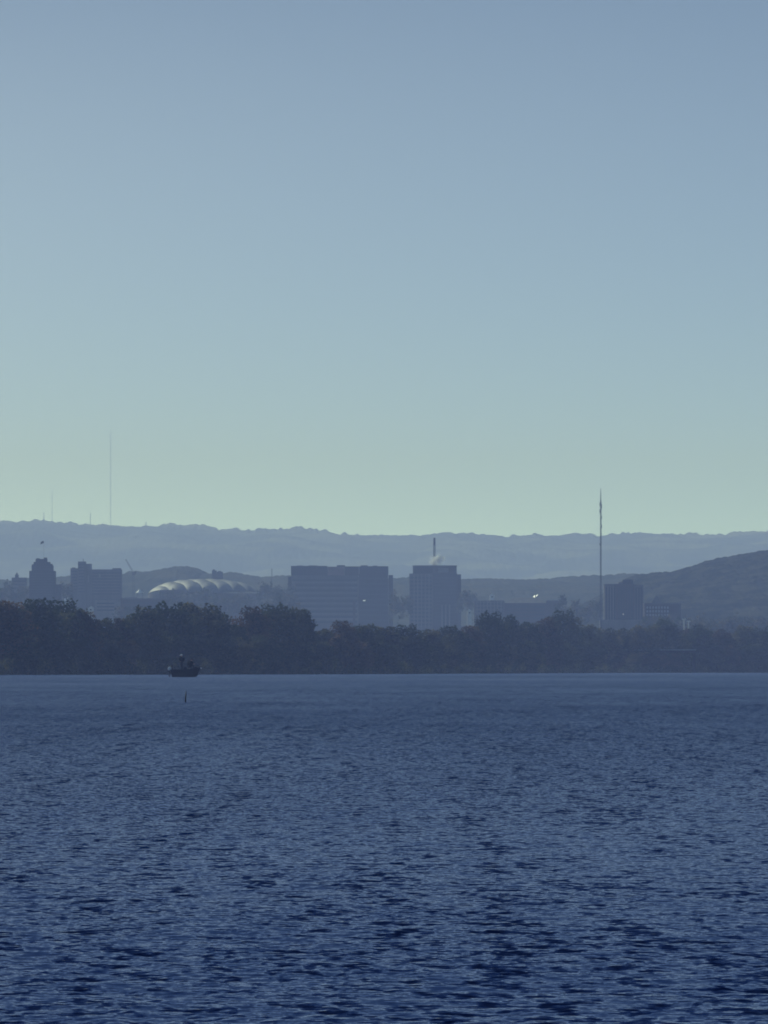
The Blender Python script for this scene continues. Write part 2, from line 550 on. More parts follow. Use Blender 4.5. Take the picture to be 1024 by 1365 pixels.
def trunk_mb(rng, h, wd):
    mb = MB()
    b = h * .03
    lean = rng.uniform(-.04, .04, 2) * h
    top = Vector((lean[0], lean[1], h * .72))
    mid = top * .5 + Vector((rng.uniform(-.02, .02) * h, 0, 0))
    mb.tube([(0, 0, -.4), (0, 0, h * .02), mid, top], [b * 1.35, b, b * .65, b * .2], 8)
    for k in range(5):
        t = rng.uniform(.35, .85)
        s = mid * (t / .5) if t < .5 else mid.lerp(top, (t - .5) * 2)
        an = rng.uniform(0, 6.28)
        e = s + Vector((math.cos(an), math.sin(an), .55)) * wd * rng.uniform(.4, .7)
        mb.tube([s, s.lerp(e, .5) + Vector((0, 0, -.03 * h)), e], [b * .4, b * .25, b * .08], 6)
    return mb


PROTO = {}


def tree_meshes(kind, leaf):
    """shared crown and trunk meshes, one metre tall units scaled per tree"""
    key = (kind, leaf)
    if key in PROTO: return PROTO[key]
    rng = np.random.default_rng(100 + kind)
    h, wd = 12.0, [4.6, 5.2, 4.2, 5.6, 4.0, 5.0][kind % 6]
    lobes = crown_lobes(rng, h, wd, low=[.1, .06, .14, .08, .1, .05][kind % 6], shape='round' if kind % 3 != 2 else 'cone')
    v, f, t = leaf_cloud(rng, lobes, 7000, .27)
    me = bpy.data.meshes.new('crown')
    me.from_pydata(v.tolist(), [], f.tolist())
    a = me.attributes.new('tint', 'FLOAT', 'POINT')
    a.data.foreach_set('value', t.astype(np.float32))
    me.materials.append(M[leaf])
    tm = trunk_mb(rng, h, wd)
    tme = bpy.data.meshes.new('trunk')
    tme.from_pydata(tm.v, [], tm.f)
    tme.materials.append(M['bark'])
    PROTO[key] = (me, tme, h, float(np.percentile(np.abs(v[:, 0]), 97)))
    return PROTO[key]


trng = random.Random(77)


def tree(px, py, half, kind, leaf, label, behind=6.0, group='trees along the far shore', name='shore_tree'):
    d = float(shore_d(np.array([(px - 512) * P * np.interp(px, SH[:, 0], SH[:, 1])]))[0]) + behind
    cme, tme, h0, w0 = tree_meshes(kind, leaf)
    top = at(px, py, d)
    zb = terrain_z(top.x, d) - .1
    r = empty(name, (top.x, d, zb), trng.uniform(0, 6.28))
    hs = (top.z - zb) / (h0 * .985)
    ws = half * P * d / w0
    r.scale = (ws, ws, hs)
    c = bpy.data.objects.new('crown', cme); col.objects.link(c); c.parent = r
    t = bpy.data.objects.new('trunk', tme); col.objects.link(t); t.parent = r
    tag(r, label, 'tree', group)
    return r


G, O, RU, TA = 'leaf_green', 'leaf_olive', 'leaf_rust', 'leaf_tan'
TREES = [
    (6, 801, 36, 0, RU, 'tall dark tree with brownish top at the left end of the tree line'),
    (44, 799, 40, 1, G, 'big rounded tree directly in front of the stepped tower'),
    (84, 802, 34, 3, G, 'broad dark tree at the right foot of the stepped tower'),
    (110, 814, 24, 0, RU, 'tree with reddish top stepping down below the hospital tower'),
    (138, 824, 24, 5, G, 'lower tree filling the dip in front of the hospital wing'),
    (164, 824, 20, 4, RU, 'small reddish tree at the bottom of the dip left of the stadium'),
    (192, 809, 28, 1, G, 'tall tree just below the small white tent'),
    (226, 805, 34, 3, G, 'wide tree standing above the fishing boat'),
    (262, 804, 34, 0, O, 'tall rounded tree in front of the middle of the stadium'),
    (292, 813, 22, 5, G, 'tree sloping down to the notch below the stadium roof'),
    (318, 833, 18, 4, G, 'short tree in the notch between two tall crowns below the stadium'),
    (338, 809, 26, 1, RU, 'tall tree below the right end of the stadium'),
    (370, 807, 32, 3, G, 'wide tall tree left of the long slab building'),
    (400, 810, 21, 0, G, 'dark tree overlapping the lower left corner of the slab building'),
    (430, 839, 24, 5, G, 'low tree in front of the left third of the slab building'),
    (458, 828, 24, 1, RU, 'rusty tree in front of the middle of the slab building'),
    (486, 832, 22, 0, G, 'rounded tree below the bright window glint of the slab building'),
    (513, 835, 24, 4, O, 'olive tree below the right end of the slab building'),
    (542, 834, 24, 3, G, 'tree in the gap between the slab building and the steaming tower'),
    (572, 839, 22, 5, O, 'low tree below the left half of the steaming tower'),
    (600, 835, 26, 1, G, 'broad tree below the right half of the steaming tower'),
    (626, 834, 18, 0, RU, 'narrow brownish tree just right of the steaming tower'),
    (652, 817, 24, 3, G, 'dark dome shaped tree hiding the left end of the wide low building'),
    (678, 821, 22, 1, G, 'dark tree in front of the wide low building, left of its middle'),
    (704, 829, 22, 4, G, 'lower tree under the bright roof glint'),
    (728, 822, 20, 5, RU, 'brownish tree below the right part of the wide low building'),
    (752, 815, 25, 3, G, 'tall spreading tree right of the wide low building'),
    (779, 833, 22, 0, G, 'tree just left of the foot of the tall dark mast'),
    (806, 838, 22, 1, O, 'olive tree at the foot of the tall dark mast'),
    (832, 838, 22, 5, O, 'olive tree below the banded apartment block'),
    (858, 834, 20, 0, O, 'yellowish green tree right of the banded apartment block'),
    (886, 826, 24, 3, G, 'dark rounded tree in front of the pale windowed building'),
    (913, 838, 16, 4, RU, 'small brown tree beside the two pale poles'),
    (934, 833, 22, 1, G, 'dark tree right of the two pale poles'),
    (962, 839, 20, 5, RU, 'reddish low tree below the wooded hillside'),
    (992, 834, 22, 0, O, 'olive tree near the right end of the tree line'),
    (1018, 837, 22, 3, G, 'dark tree at the right end of the tree line'),
]
for i, (x, y, hw, k, lf, lb) in enumerate(TREES):
    tree(x, y, hw, k, lf, lb, behind=14 + 5 * (i % 3))
LOW = [
    (24, 842, 30, 2, G, 'lower bank tree at the waterline below the left end of the tree line'),
    (66, 846, 30, 5, G, 'lower bank tree at the waterline under the stepped tower'),
    (106, 850, 26, 1, G, 'lower bank tree at the waterline under the hospital tower'),
    (142, 852, 24, 4, G, 'lower bank tree at the waterline under the hospital wing'),
    (168, 853, 14, 0, TA, 'tan autumn shrub low in the tree line left of the boat'),
    (198, 848, 28, 3, G, 'lower bank tree at the waterline just left of the boat'),
    (240, 846, 30, 0, G, 'lower bank tree at the waterline right behind the boat'),
    (282, 848, 28, 5, G, 'lower bank tree at the waterline just right of the boat'),
    (316, 850, 22, 1, O, 'lower olive bank tree under the notch of the tree line'),
    (350, 848, 28, 3, G, 'lower bank tree at the waterline under the right end of the stadium'),
    (392, 850, 26, 2, G, 'lower bank tree at the waterline under the left corner of the slab building'),
    (424, 855, 22, 0, G, 'lower bank tree at the waterline under the left third of the slab building'),
    (450, 846, 16, 4, TA, 'tan autumn tree on the bank under the middle of the slab building'),
    (474, 853, 22, 5, RU, 'rusty bank tree at the waterline under the slab building'),
    (506, 855, 24, 1, G, 'lower bank tree at the waterline under the right end of the slab building'),
    (548, 853, 26, 3, G, 'lower bank tree at the waterline under the gap left of the steaming tower'),
    (590, 856, 24, 0, O, 'lower olive bank tree at the waterline under the steaming tower'),
    (628, 853, 24, 5, G, 'lower bank tree at the waterline right of the steaming tower'),
    (662, 851, 24, 2, O, 'lower olive bank tree under the left end of the wide low building'),
    (698, 853, 24, 1, G, 'lower bank tree at the waterline under the wide low building'),
    (738, 852, 26, 3, G, 'lower bank tree at the waterline under the spreading tree'),
    (776, 855, 24, 0, G, 'lower bank tree at the waterline left of the low bridge'),
    (812, 858, 20, 4, RU, 'rusty bank tree by the left end of the low bridge'),
    (944, 858, 22, 1, G, 'lower bank tree right of the low bridge'),
    (972, 860, 14, 4, RU, 'narrow rusty bank tree at the waterline below the hillside'),
    (1004, 858, 24, 5, G, 'lower bank tree at the waterline near the right end'),
]
for i, (x, y, hw, k, lf, lb) in enumerate(LOW):
    tree(x, y, hw, k, lf, lb, behind=6 + 2 * (i % 2), group='low trees on the bank')
SHR = [(846, 873, 10, O, 'olive shrub under the left part of the low bridge'),
       (866, 871, 12, RU, 'brown shrub under the middle of the low bridge'),
       (884, 871, 11, TA, 'tan shrub under the low bridge, left of the orange one'),
       (900, 870, 9, TA, 'orange tan shrub under the right part of the low bridge')]
for i, (x, y, hw, lf, lb) in enumerate(SHR):
    tree(x, y, hw, [0, 1, 3, 5][i], lf, lb, behind=5, group='autumn shrubs under the bridge', name='shrub')


def undergrowth():
    rng = np.random.default_rng(9)
    lobes = []
    for px in np.arange(-60, 1090, 4.5):
        X = (px - 512) * P * np.interp(px, SH[:, 0], SH[:, 1])
        d0 = float(shore_d(np.array([X]))[0])
        for q in range(3):
            s = rng.uniform(.8, 2.0) * (.8 if 835 < px < 925 else 1)
            d = d0 + .2 + q * 2.4 + rng.uniform(-.4, .6)
            lobes.append(((X + rng.uniform(-.5, .5), d, .25 + s * .5), (rng.uniform(.5, 1.1), .8, s)))
    v, f, t = leaf_cloud(rng, lobes, 52000, .26)
    tag(np_mesh('undergrowth', v, f, M[G], False, None, t), 'dark tangled undergrowth lining the water edge under the trees', None, None, 'stuff')


undergrowth()


def far_woods():
    rng = np.random.default_rng(21)
    V, F, T = [], [], []
    k = 0
    # scattered trees of the city flats and hill foot, one far-off mass
    spots = []
    for i in range(460):
        d = rng.uniform(2600, 4100)
        px = rng.uniform(-40, 1064)
        spots.append((px, d, rng.uniform(6, 10), rng.uniform(3, 5.5)))
    # denser groves around the foot of the stadium and between the larger buildings
    for x0, x1, t0, t1, d, step in ((222, 284, 784, 788, 3820, 5), (347, 392, 773, 786, 3840, 5), (352, 400, 790, 800, 3500, 6), (84, 96, 770, 778, 3640, 4), (2, 40, 774, 784, 3640, 5),
                                    (522, 548, 786, 800, 3600, 5), (613, 634, 782, 796, 3850, 5), (744, 800, 790, 806, 3500, 6), (858, 1030, 815, 826, 3050, 6), (160, 200, 806, 814, 3300, 6),
                                    (284, 335, 789, 796, 3780, 5)):
        for px in np.arange(x0, x1, step):
            X = (px - 512) * P * d
            q = EYE + (YH - rng.uniform(t0, t1)) * P * d
            spots.append((px + rng.uniform(-1.5, 1.5), d + rng.uniform(-20, 20), q - terrain_z(X, d), rng.uniform(2.2, 3.6)))
    for px, d, h, wd in spots:
        X = (px - 512) * P * d
        z = terrain_z(X, d)
        if h > 12: z += h - 11; h = 11
        lobes = [((X + rng.uniform(-.6, .6) * wd, d + rng.uniform(-.6, .6) * wd, z + h * rng.uniform(.35, .8)), (wd * rng.uniform(.35, .6),) * 2 + (h * rng.uniform(.18, .28),)) for _ in range(7)]
        lobes.append(((X, d, z + h * .45), (wd * .6, wd * .6, h * .45)))
        v, f, t = leaf_cloud(rng, lobes, 170, .75)
        V.append(v); F.append(f + k); T.append(np.clip(t + rng.uniform(-.2, .2), 0, 1)); k += len(v)
    tag(np_mesh('far_woods', np.concatenate(V), np.concatenate(F), M['far_leaf'], False, None, np.concatenate(T)),
        'hazy mass of city trees behind the shore line', None, None, 'stuff')


far_woods()


# ------------------------------------------------------------------ buildings
def plate(c, w_, h_, th=.06):
    """a flat plate tilted so that it mirrors the sun towards the lake"""
    nrm = (sdir + Vector((0, -1, 0))).normalized()
    a = nrm.cross(Vector((0, 0, 1))).normalized(); b_ = a.cross(nrm) * -1
    c = Vector(c)
    vs = [c + a * (w_ / 2 * i) + b_ * (h_ / 2 * j) + nrm * k for k in (0, -th) for i, j in ((-1, -1), (1, -1), (1, 1), (-1, 1))]
    mb = MB(); mb.add(vs, [(0, 1, 2, 3), (7, 6, 5, 4), (0, 4, 5, 1), (1, 5, 6, 2), (2, 6, 7, 3), (3, 7, 4, 0)])
    return mb


class Block:
    """a building whose boxes are given in photo pixels at its own distance"""

    def __init__(self, name, px, d, label, cat='building', rz=0.0, group=None):
        self.d = d; self.px = px; self.s = P * d
        X = (px - 512) * P * d
        self.z0 = terrain_z(X, d) - .3
        self.root = tag(empty(name, (X, d, self.z0), rz), label, cat, group)

    def x(self, px): return (px - self.px) * self.s
    def z(self, py): return EYE + (YH - py) * self.s - self.z0

    def box(self, name, m, x0, x1, ytop, depth, ybot=None, front=0.0, parent=None, bevel=.0):
        zb = 0 if ybot is None else self.z(ybot)
        o = MB().box(self.x(x0), self.x(x1), front, front + depth, zb, self.z(ytop)).build(name, m, parent or self.root, bevel=bevel)
        return o

    def bands(self, name, m, x0, x1, rows, h, front, parent=None, out=.06):
        """ribbon windows: one part per storey; glass set in a thin raised frame"""
        for y in rows:
            MB().box(self.x(x0), self.x(x1), front - out, front + .2, self.z(y + h), self.z(y)).build(name, m, parent or self.root)


# --- stepped tower at the left
b = Block('stepped_tower', 56, 3500, 'dark stepped tower with a flagpole, left end of the skyline', rz=R(0))
b.box('wall', M['dark_brick'], 39, 73, 761, 14)
b.box('wing', M['brick'], 73.3, 81.5, 779, 12, front=1)
b.box('upper_tier', M['dark_brick'], 42, 70, 753.5, 11, 761, 1.2)
b.box('upper_tier', M['dark_brick'], 44.5, 66, 749, 9, 753.5, 2)
b.box('top_tier', M['dark_brick'], 47, 62, 745, 7, 749, 3)
b.box('turret', M['roofing'], 58, 62, 743, 3, 745, 4)
b.box('turret', M['roofing'], 48, 52, 744, 3, 745, 4)
b.box('turret', M['dark_brick'], 66.2, 69.6, 751.6, 3, 753.5, 2.4)
b.box('turret', M['dark_brick'], 42.4, 45, 752.2, 3, 753.5, 2.4)
b.bands('window_band', M['glass'], 40, 72, [764, 767.5, 771, 774.5, 778, 781.5, 785, 788.5, 792, 795.5], 1.5, 0)
b.bands('window_band', M['glass'], 43, 69, [755, 758], 1.3, 1.2)
b.bands('window_band', M['glass'], 74.3, 80.5, [782, 785.5, 789, 792.5], 1.4, 1)
fp = MB().tube([(b.x(57.6), 6, b.z(745)), (b.x(57.6), 6, b.z(720.5))], [.045, .03], 8).build('flagpole', M['steel'], b.root)
fl = MB()
fv = []
for i in range(7):
    for j in range(4):
        fv.append((b.x(57.4) - i * .24, 6 + .12 * math.sin(i * 1.1), b.z(720.8) - j * .36 - .02 * i * i))
fl.add(fv, [(i * 4 + j, i * 4 + j + 1, (i + 1) * 4 + j + 1, (i + 1) * 4 + j) for i in range(6) for j in range(3)])
o = fl.build('flag', M['dark_brick'], fp)
so_ = o.modifiers.new('thick', 'SOLIDIFY'); so_.thickness = .03

# --- small spired house and low neighbours at far left
b = Block('spired_hall', 25, 3900, 'small pale hall with a pointed roof turret left of the stepped tower')
b.box('wall', M['concrete'], 15.5, 35, 770, 9)
b.box('turret', M['concrete'], 20, 24.5, 767.5, 3, 770, 1)
sx, sz, h = b.x(22.2), b.z(767.5), 1.9
MB().add([(sx - 1.1, .9, sz), (sx + 1.1, .9, sz), (sx + 1.1, 4.1, sz), (sx - 1.1, 4.1, sz), (sx, 2.5, sz + h)],
         [(0, 1, 4), (1, 2, 4), (2, 3, 4), (3, 0, 4)]).build('spire', M['roofing'], b.root)
b.bands('window_band', M['glass'], 17, 34, [774, 778.5, 783], 1.6, 0)

# --- hospital
b = Block('hospital', 128, 3850, 'grey hospital with a narrow tower and a long flat wing')
b.box('left_block', M['concrete'], 94, 103.7, 757.5, 14)
b.box('tower', M['concrete'], 104, 114, 748.5, 12, front=-1)
b.box('tower', M['concrete'], 114.2, 121.4, 751.5, 12, front=0)
b.box('roof_stack', M['steel'], 110.2, 110.9, 744.5, .4, 748.5, 4)
b.box('wing', M['concrete'], 121.7, 161.8, 759, 12, front=1)
b.box('penthouse', M['concrete'], 149.5, 160.8, 757.2, 6, 759, 3)
b.box('penthouse', M['roofing'], 95.5, 100, 756.4, 4, 757.5, 3)
b.bands('window_band', M['glass'], 123, 160.8, [763, 767, 771, 775, 779, 783, 787, 791], 1.5, 1)
b.bands('window_band', M['glass'], 105, 113, [752, 756, 760, 764, 768, 772, 776, 780, 784, 788], 1.4, -1)
b.bands('window_band', M['glass'], 95, 102.8, [761, 765, 769, 773, 777, 781, 785], 1.4, 0)
b.box('stair_panel', M['pale_concrete'], 117, 119, 767, .3, 776, -.28)
b.box('stair_panel', M['pale_concrete'], 132, 134, 765.5, .3, 770, .75)

# --- terraced blocks below the hospital, in front of it
b = Block('terraced_block', 150, 3650, 'pale low terrace in front of the hospital wing')
b.box('wall', M['pale_concrete'], 127, 159, 800, 9)
b.box('parapet', M['roofing'], 126.5, 159.5, 799, 9.6, 800, -.3)
b.bands('window_band', M['glass'], 129, 157.5, [803.5, 808, 812.5], 1.7, 0)
b = Block('warehouse', 192, 3600, 'long low dark warehouse below the white tent')
b.box('wall', M['brick'], 161, 226, 799, 12)
b.box('roof', M['roofing'], 160, 227, 797.5, 12.8, 799, -.4)
b.box('annex', M['pale_concrete'], 152.5, 160.5, 803, 8, front=1)
b.bands('window_band', M['glass'], 164, 223, [803, 808], 1.8, 0)
b.box('roof_sign_board', M['pale_concrete'], 166, 183, 796.2, .5, 797.5, 1)

# --- tent
b = Block('white_tent', 186, 3700, 'small white peaked tent left of the stadium', 'tent')
z1, z2 = b.z(790.2), b.z(784.8)
hw = 2.1
mb = MB()
N = 12
ring = []
for j, (t, rr) in enumerate([(0, 1), (.3, .55), (.65, .25), (1, .03)]):
    for i in range(N):
        a = 2 * math.pi * i / N
        ring.append((math.cos(a) * hw * rr, 2 + math.sin(a) * hw * rr, z1 + (z2 - z1) * t))
mb.add(ring, [(j * N + i, j * N + (i + 1) % N, (j + 1) * N + (i + 1) % N, (j + 1) * N + i) for j in range(3) for i in range(N)])
mb.build('canopy', M['white'], b.root, smooth=True)
for sx in (-1, 1):
    for sy in (-1, 1):
        MB().tube([(sx * 1.35, 2 + sy * 1.35, 0), (sx * 1.35, 2 + sy * 1.35, z1 + .25)], .08, 6).build('pole', M['steel'], b.root)

# --- crane
b = Block('tower_crane', 178, 4050, 'thin construction crane with a raised jib right of the hospital', 'crane')
zt = b.z(763.5)


def lattice(p0, p1, wd, r, n, taper=1.0):
    """square lattice beam between two points"""
    mb = MB()
    p0, p1 = Vector(p0), Vector(p1)
    t = (p1 - p0).normalized()
    a = t.cross(Vector((0, 1, 0))).normalized(); c = t.cross(a)
    def corner(k, f):
        s = wd * (1 + (taper - 1) * f) / 2
        return p0.lerp(p1, f) + a * s * (1 if k in (0, 1) else -1) + c * s * (1 if k in (0, 3) else -1)
    for k in range(4):
        mb.tube([corner(k, 0), corner(k, 1)], r, 5)
    for i in range(n):
        for k in range(4):
            k2 = (k + 1) % 4
            mb.tube([corner(k if i % 2 else k2, i / n), corner(k2 if i % 2 else k, (i + 1) / n)], r * .65, 4)
            mb.tube([corner(k, (i + 1) / n), corner(k2, (i + 1) / n)], r * .6, 4)
    return mb


lattice((0, 0, 0), (0, 0, zt), 1.0, .05, 16).build('mast', M['dark_steel'], b.root)
lattice((0, 0, zt), (b.x(167.6), 0, b.z(745.5)), .75, .06, 14, .6).build('jib', M['dark_steel'], b.root)
lattice((0, 0, zt), (b.x(181.5), 0, b.z(762)), .8, .10, 3).build('counter_jib', M['dark_steel'], b.root)
MB().box(b.x(180.2), b.x(181.8), -.5, .5, b.z(764.5), b.z(762.4)).build('counterweight', M['concrete'], b.root)
MB().box(-.7, .7, -1.3, -.4, zt - 1.2, zt + .5).build('cab', M['pale_concrete'], b.root)

# --- stadium
b = Block('domed_stadium', 271, 3900, 'wide stadium under a white quilted fabric dome roof', 'stadium')
A_, B_ = b.x(347), 30.0
zr = b.z(792)
H = b.z(769.5) - zr
nu, nv = 260, 200
xs = np.linspace(-1, 1, nu); ys = np.linspace(-1, 1, nv)
UX, UY = np.meshgrid(xs, ys)
# square to rounded plan
sx_ = UX * np.sqrt(1 - UY ** 2 * .5) * A_
sy_ = UY * np.sqrt(1 - UX ** 2 * .5) * B_
rr = np.clip((np.abs(sx_ / A_) ** 2.3 + np.abs(sy_ / B_) ** 2.3), 0, 1)
rise = np.clip(1 - rr, 0, 1) ** .66
u_ = (sx_ + .45 * sy_ + 4 * (sy_ / B_) ** 2) / 8.2 + .15
v_ = (sx_ * .80 - sy_ * .60) / 15.0 + .2
pill = (np.abs(np.sin(math.pi * u_)) ** .8) * (.72 + .28 * np.abs(np.sin(math.pi * v_)) ** .6)
ZZ = zr + (H - 1.7) * rise + 1.35 * pill * np.clip(rise * 2.2, 0, 1)
vs = np.stack([sx_, sy_ + B_, ZZ], -1).reshape(-1, 3)
np_mesh('roof_membrane', vs, grid_faces(nv, nu), M['membrane'], True, b.root)
mb = MB()
NR = 72
pr = []
for zz in (0.0, zr + .4):
    for i in range(NR):
        a = 2 * math.pi * i / NR
        ca, sa = math.cos(a), math.sin(a)
        q = (abs(ca) ** 2.3 + abs(sa) ** 2.3) ** (-1 / 2.3)
        pr.append((ca * q * A_ * 1.0, B_ + sa * q * B_ * 1.0, zz))
mb.add(pr, [(i, (i + 1) % NR, NR + (i + 1) % NR, NR + i) for i in range(NR)])
mb.build('ring_wall', M['concrete'], b.root)
b.box('entrance_block', M['concrete'], 214, 250, 786.5, 6, None, -6)
b.box('entrance_block', M['brick'], 250.5, 275, 789.5, 6, None, -5)
b.bands('window_band', M['glass'], 216, 248, [790, 795, 800], 1.8, -6)

b = Block('hilltop_hall', 290, 4380, 'dark twin gabled hall peeking over the stadium roof')
b.box('wall', M['dark_brick'], 282.5, 288.6, 760.5, 5)
b.box('wall', M['dark_brick'], 289, 297, 762.2, 5, front=.6)
b.box('roof', M['roofing'], 283.4, 286.4, 759, 3, 760.5, 1)
b.box('roof', M['roofing'], 290.6, 294.8, 761, 3, 762.2, 1.2)

b = Block('radio_mast', 362.5, 4000, 'thin short mast left of the long slab building', 'mast')
lattice((0, 0, 0), (0, 0, b.z(758)), .5, .09, 30, .4).build('lattice', M['steel'], b.root)

# --- long slab building
b = Block('slab_building', 456, 3900, 'long dark slab office block with ribbon windows and a pinkish roof panel')
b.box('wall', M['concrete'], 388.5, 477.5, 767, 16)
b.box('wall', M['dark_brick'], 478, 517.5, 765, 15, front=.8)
b.box('end_wing', M['dark_brick'], 518, 524, 766.5, 12, front=2.2)
b.box('side_annex', M['dark_brick'], 384, 388.2, 768.5, 9, front=3)
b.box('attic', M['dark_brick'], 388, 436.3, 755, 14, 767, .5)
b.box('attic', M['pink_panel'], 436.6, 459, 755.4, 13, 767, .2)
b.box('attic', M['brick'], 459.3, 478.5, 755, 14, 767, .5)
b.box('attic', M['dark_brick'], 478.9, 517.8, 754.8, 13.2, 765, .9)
for x0, x1, yt in ((396, 404, 753.7), (411, 423, 753.6), (449, 460, 753.2), (481, 490, 753.4), (497, 503, 753.9)):
    b.box('roof_plant', M['roofing'], x0, x1, yt, 5, 755.2, 4)
b.box('parapet', M['roofing'], 387.6, 436.2, 754.3, 14.6, 755, .2)
b.bands('window_band', M['glass'], 390, 476, [772, 779, 786, 793, 800, 807, 814, 821, 828], 2.6, 0)
b.bands('sill_band', M['pale_concrete'], 389.2, 476.8, [775.2, 782.2, 789.2, 796.2, 803.2, 810.2, 817.2, 824.2], 2.2, 0, out=.12)
b.bands('window_band', M['glass'], 480, 516, [770, 777, 784, 791, 798, 805, 812, 819, 826], 2.4, .8)
b.box('stair_tower', M['brick'], 470.5, 474, 800, .6, 836, -.6)
b.box('glint_patch', M['glow'], 484, 487.4, 799.9, .3, 801.2, .35)  # emissive patch standing in for a sun glint on the shaded facade

# --- steaming tower
b = Block('office_tower', 580, 3950, 'square office tower with a mast and steam on its roof')
b.box('wall', M['concrete'], 545.8, 577, 764.5, 20, front=0)  # paler than the right half: sunlit left side put into the colour
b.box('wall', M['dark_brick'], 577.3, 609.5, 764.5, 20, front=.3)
b.box('corner_wing', M['dark_brick'], 609.8, 614.8, 765.5, 14, front=2)
b.box('attic', M['dark_brick'], 550.6, 577, 754.5, 16, 764.5, 1.8)
b.box('attic', M['brick'], 577.2, 609, 754.5, 16, 764.5, 2.0)
b.box('parapet', M['roofing'], 550.2, 609.4, 753.6, 16.6, 754.5, 1.6)
b.bands('window_band', M['glass'], 547.2, 575.6, [769 + 5.2 * k for k in range(13)], 2.3, 0)
b.bands('window_band', M['glass'], 579, 608, [769 + 5.2 * k for k in range(13)], 2.3, .3)
for k in range(5):
    b.box('pier', M['pale_concrete'], 551.5 + 5 * k, 552.7 + 5 * k, 765, .35, 838, -.3)
for k in range(3):
    b.box('pier', M['pale_concrete'], 588.6 + 5 * k, 590.2 + 5 * k, 806, .35, 838, -.05)
b.box('louvre', M['steel'], 584, 598, 757, .3, 763, 1.75)
rm = lattice((b.x(579.3), 8, b.z(753.6)), (b.x(579.3), 8, b.z(726)), .85, .16, 12).build('roof_mast', M['dark_steel'], b.root)
MB().tube([(b.x(579.3), 8, b.z(726)), (b.x(579.3), 8, b.z(716.5))], [.62, .55], 10).build('antenna', M['dark_steel'], rm)
MB().box(b.x(576.4), b.x(582.2), 6.8, 9.2, b.z(753.6), b.z(751.6)).build('mast_base', M['roofing'], b.root)

st = bpy.data.meshes.new('steam')
bm = bmesh.new()
bmesh.ops.create_icosphere(bm, subdivisions=4, radius=1)
bm.to_mesh(st); bm.free()
stm = bpy.data.materials.new('steam_vapour')
stm.use_nodes = True
sn = stm.node_tree
sn.nodes.remove(sn.nodes['Principled BSDF'])
sv = sn.nodes.new('ShaderNodeVolumePrincipled')
sv.inputs['Color'].default_value = (.97, .98, 1, 1)
stc = sn.nodes.new('ShaderNodeTexCoord')
smn = sn.nodes.new('ShaderNodeTexNoise')
smn.inputs['Scale'].default_value = 1.7
smn.inputs['Detail'].default_value = 4
sn.links.new(stc.outputs['Object'], smn.inputs['Vector'])
smr = sn.nodes.new('ShaderNodeMapRange')
smr.inputs[1].default_value = .40; smr.inputs[2].default_value = .66
smr.inputs[3].default_value = 0; smr.inputs[4].default_value = 1.3
sn.links.new(smn.outputs['Fac'], smr.inputs[0])
# fades towards the plume's rim
ln = sn.nodes.new('ShaderNodeVectorMath'); ln.operation = 'LENGTH'
sn.links.new(stc.outputs['Object'], ln.inputs[0])
lr = sn.nodes.new('ShaderNodeMapRange')
lr.inputs[1].default_value = .35; lr.inputs[2].default_value = 1.0
lr.inputs[3].default_value = 1; lr.inputs[4].default_value = 0
sn.links.new(ln.outputs['Value'], lr.inputs[0])
mu = sn.nodes.new('ShaderNodeMath'); mu.operation = 'MULTIPLY'
sn.links.new(smr.outputs[0], mu.inputs[0]); sn.links.new(lr.outputs[0], mu.inputs[1])
sn.links.new(mu.outputs[0], sv.inputs['Density'])
sn.links.new(sv.outputs[0], sn.nodes['Material Output'].inputs['Volume'])
so2 = link('steam', st, stm)
so2.location = at(582, 746.5, 3953)
so2.scale = (5.2, 3.0, 3.2)
so2.rotation_euler = (0, R(-14), 0)
tag(so2, 'white puff of steam drifting off the office tower roof', None, None, 'stuff')

# --- wide low building
b = Block('wide_low_building', 690, 3750, 'wide low dark building with a shallow pitched roof')
b.box('wall', M['brick'], 633, 744, 804, 16)
b.box('left_wing', M['concrete'], 632, 672.5, 800.5, 12, None, -1.2)
zr1, zr2 = b.z(801), b.z(796.5)
x0, x1 = b.x(672.8), b.x(728)
MB().add([(x0, -.6, b.z(804)), (x1, -.6, b.z(804)), (x1, 17, b.z(804)), (x0, 17, b.z(804)), (x0 + 5, 8, zr2), (x1 - 4, 8, zr2)],
         [(0, 1, 5, 4), (2, 3, 4, 5), (1, 2, 5), (3, 0, 4), (0, 3, 2, 1)]).build('roof', M['roofing'], b.root)
b.box('right_wing', M['brick'], 728.3, 745, 800.5, 12, None, .4)
b.bands('window_band', M['glass'], 634, 671, [804, 809, 814, 819], 2.1, -1.2)
b.bands('window_band', M['glass'], 675, 726, [808, 813, 818, 823], 2.1, 0)
for k in range(8):
    b.box('pier', M['pale_concrete'], 635.5 + 4.6 * k, 636.5 + 4.6 * k, 801, .3, 824, -1.45)
for (xa, ya, w_, h_) in ((712.4, 794.8, .9, 1.1), (716.0, 793.6, .6, 1.4), (713.2, 796.2, .5, .4)):
    plate((b.x(xa), 3.0, b.z(ya)), w_, h_).build('skylight', M['polished'], b.root)

# --- tall mast in front of the right hills
b = Block('radio_mast', 801, 3230, 'tall dark lattice radio mast rising above the ridge', 'mast')
h1, h2 = b.z(690), b.z(651)
lattice((0, 0, 0), (0, 0, b.z(668)), .50, .11, 90, .85).build('lattice', M['dark_steel'], b.root)
MB().tube([(0, 0, b.z(668)), (0, 0, b.z(658)), (0, 0, h2)], [.22, .14, .07], 8).build('top_spike', M['dark_steel'], b.root)
for y0, y1, sx in ((670, 675, -.42), (672, 678, .42), (679, 684, -.42), (688, 691, .42), (700, 704, .42), (724, 727, -.42)):
    MB().box(sx - .11, sx + .11, -.2, .2, b.z(y1), b.z(y0)).build('antenna_panel', M['steel'], b.root)

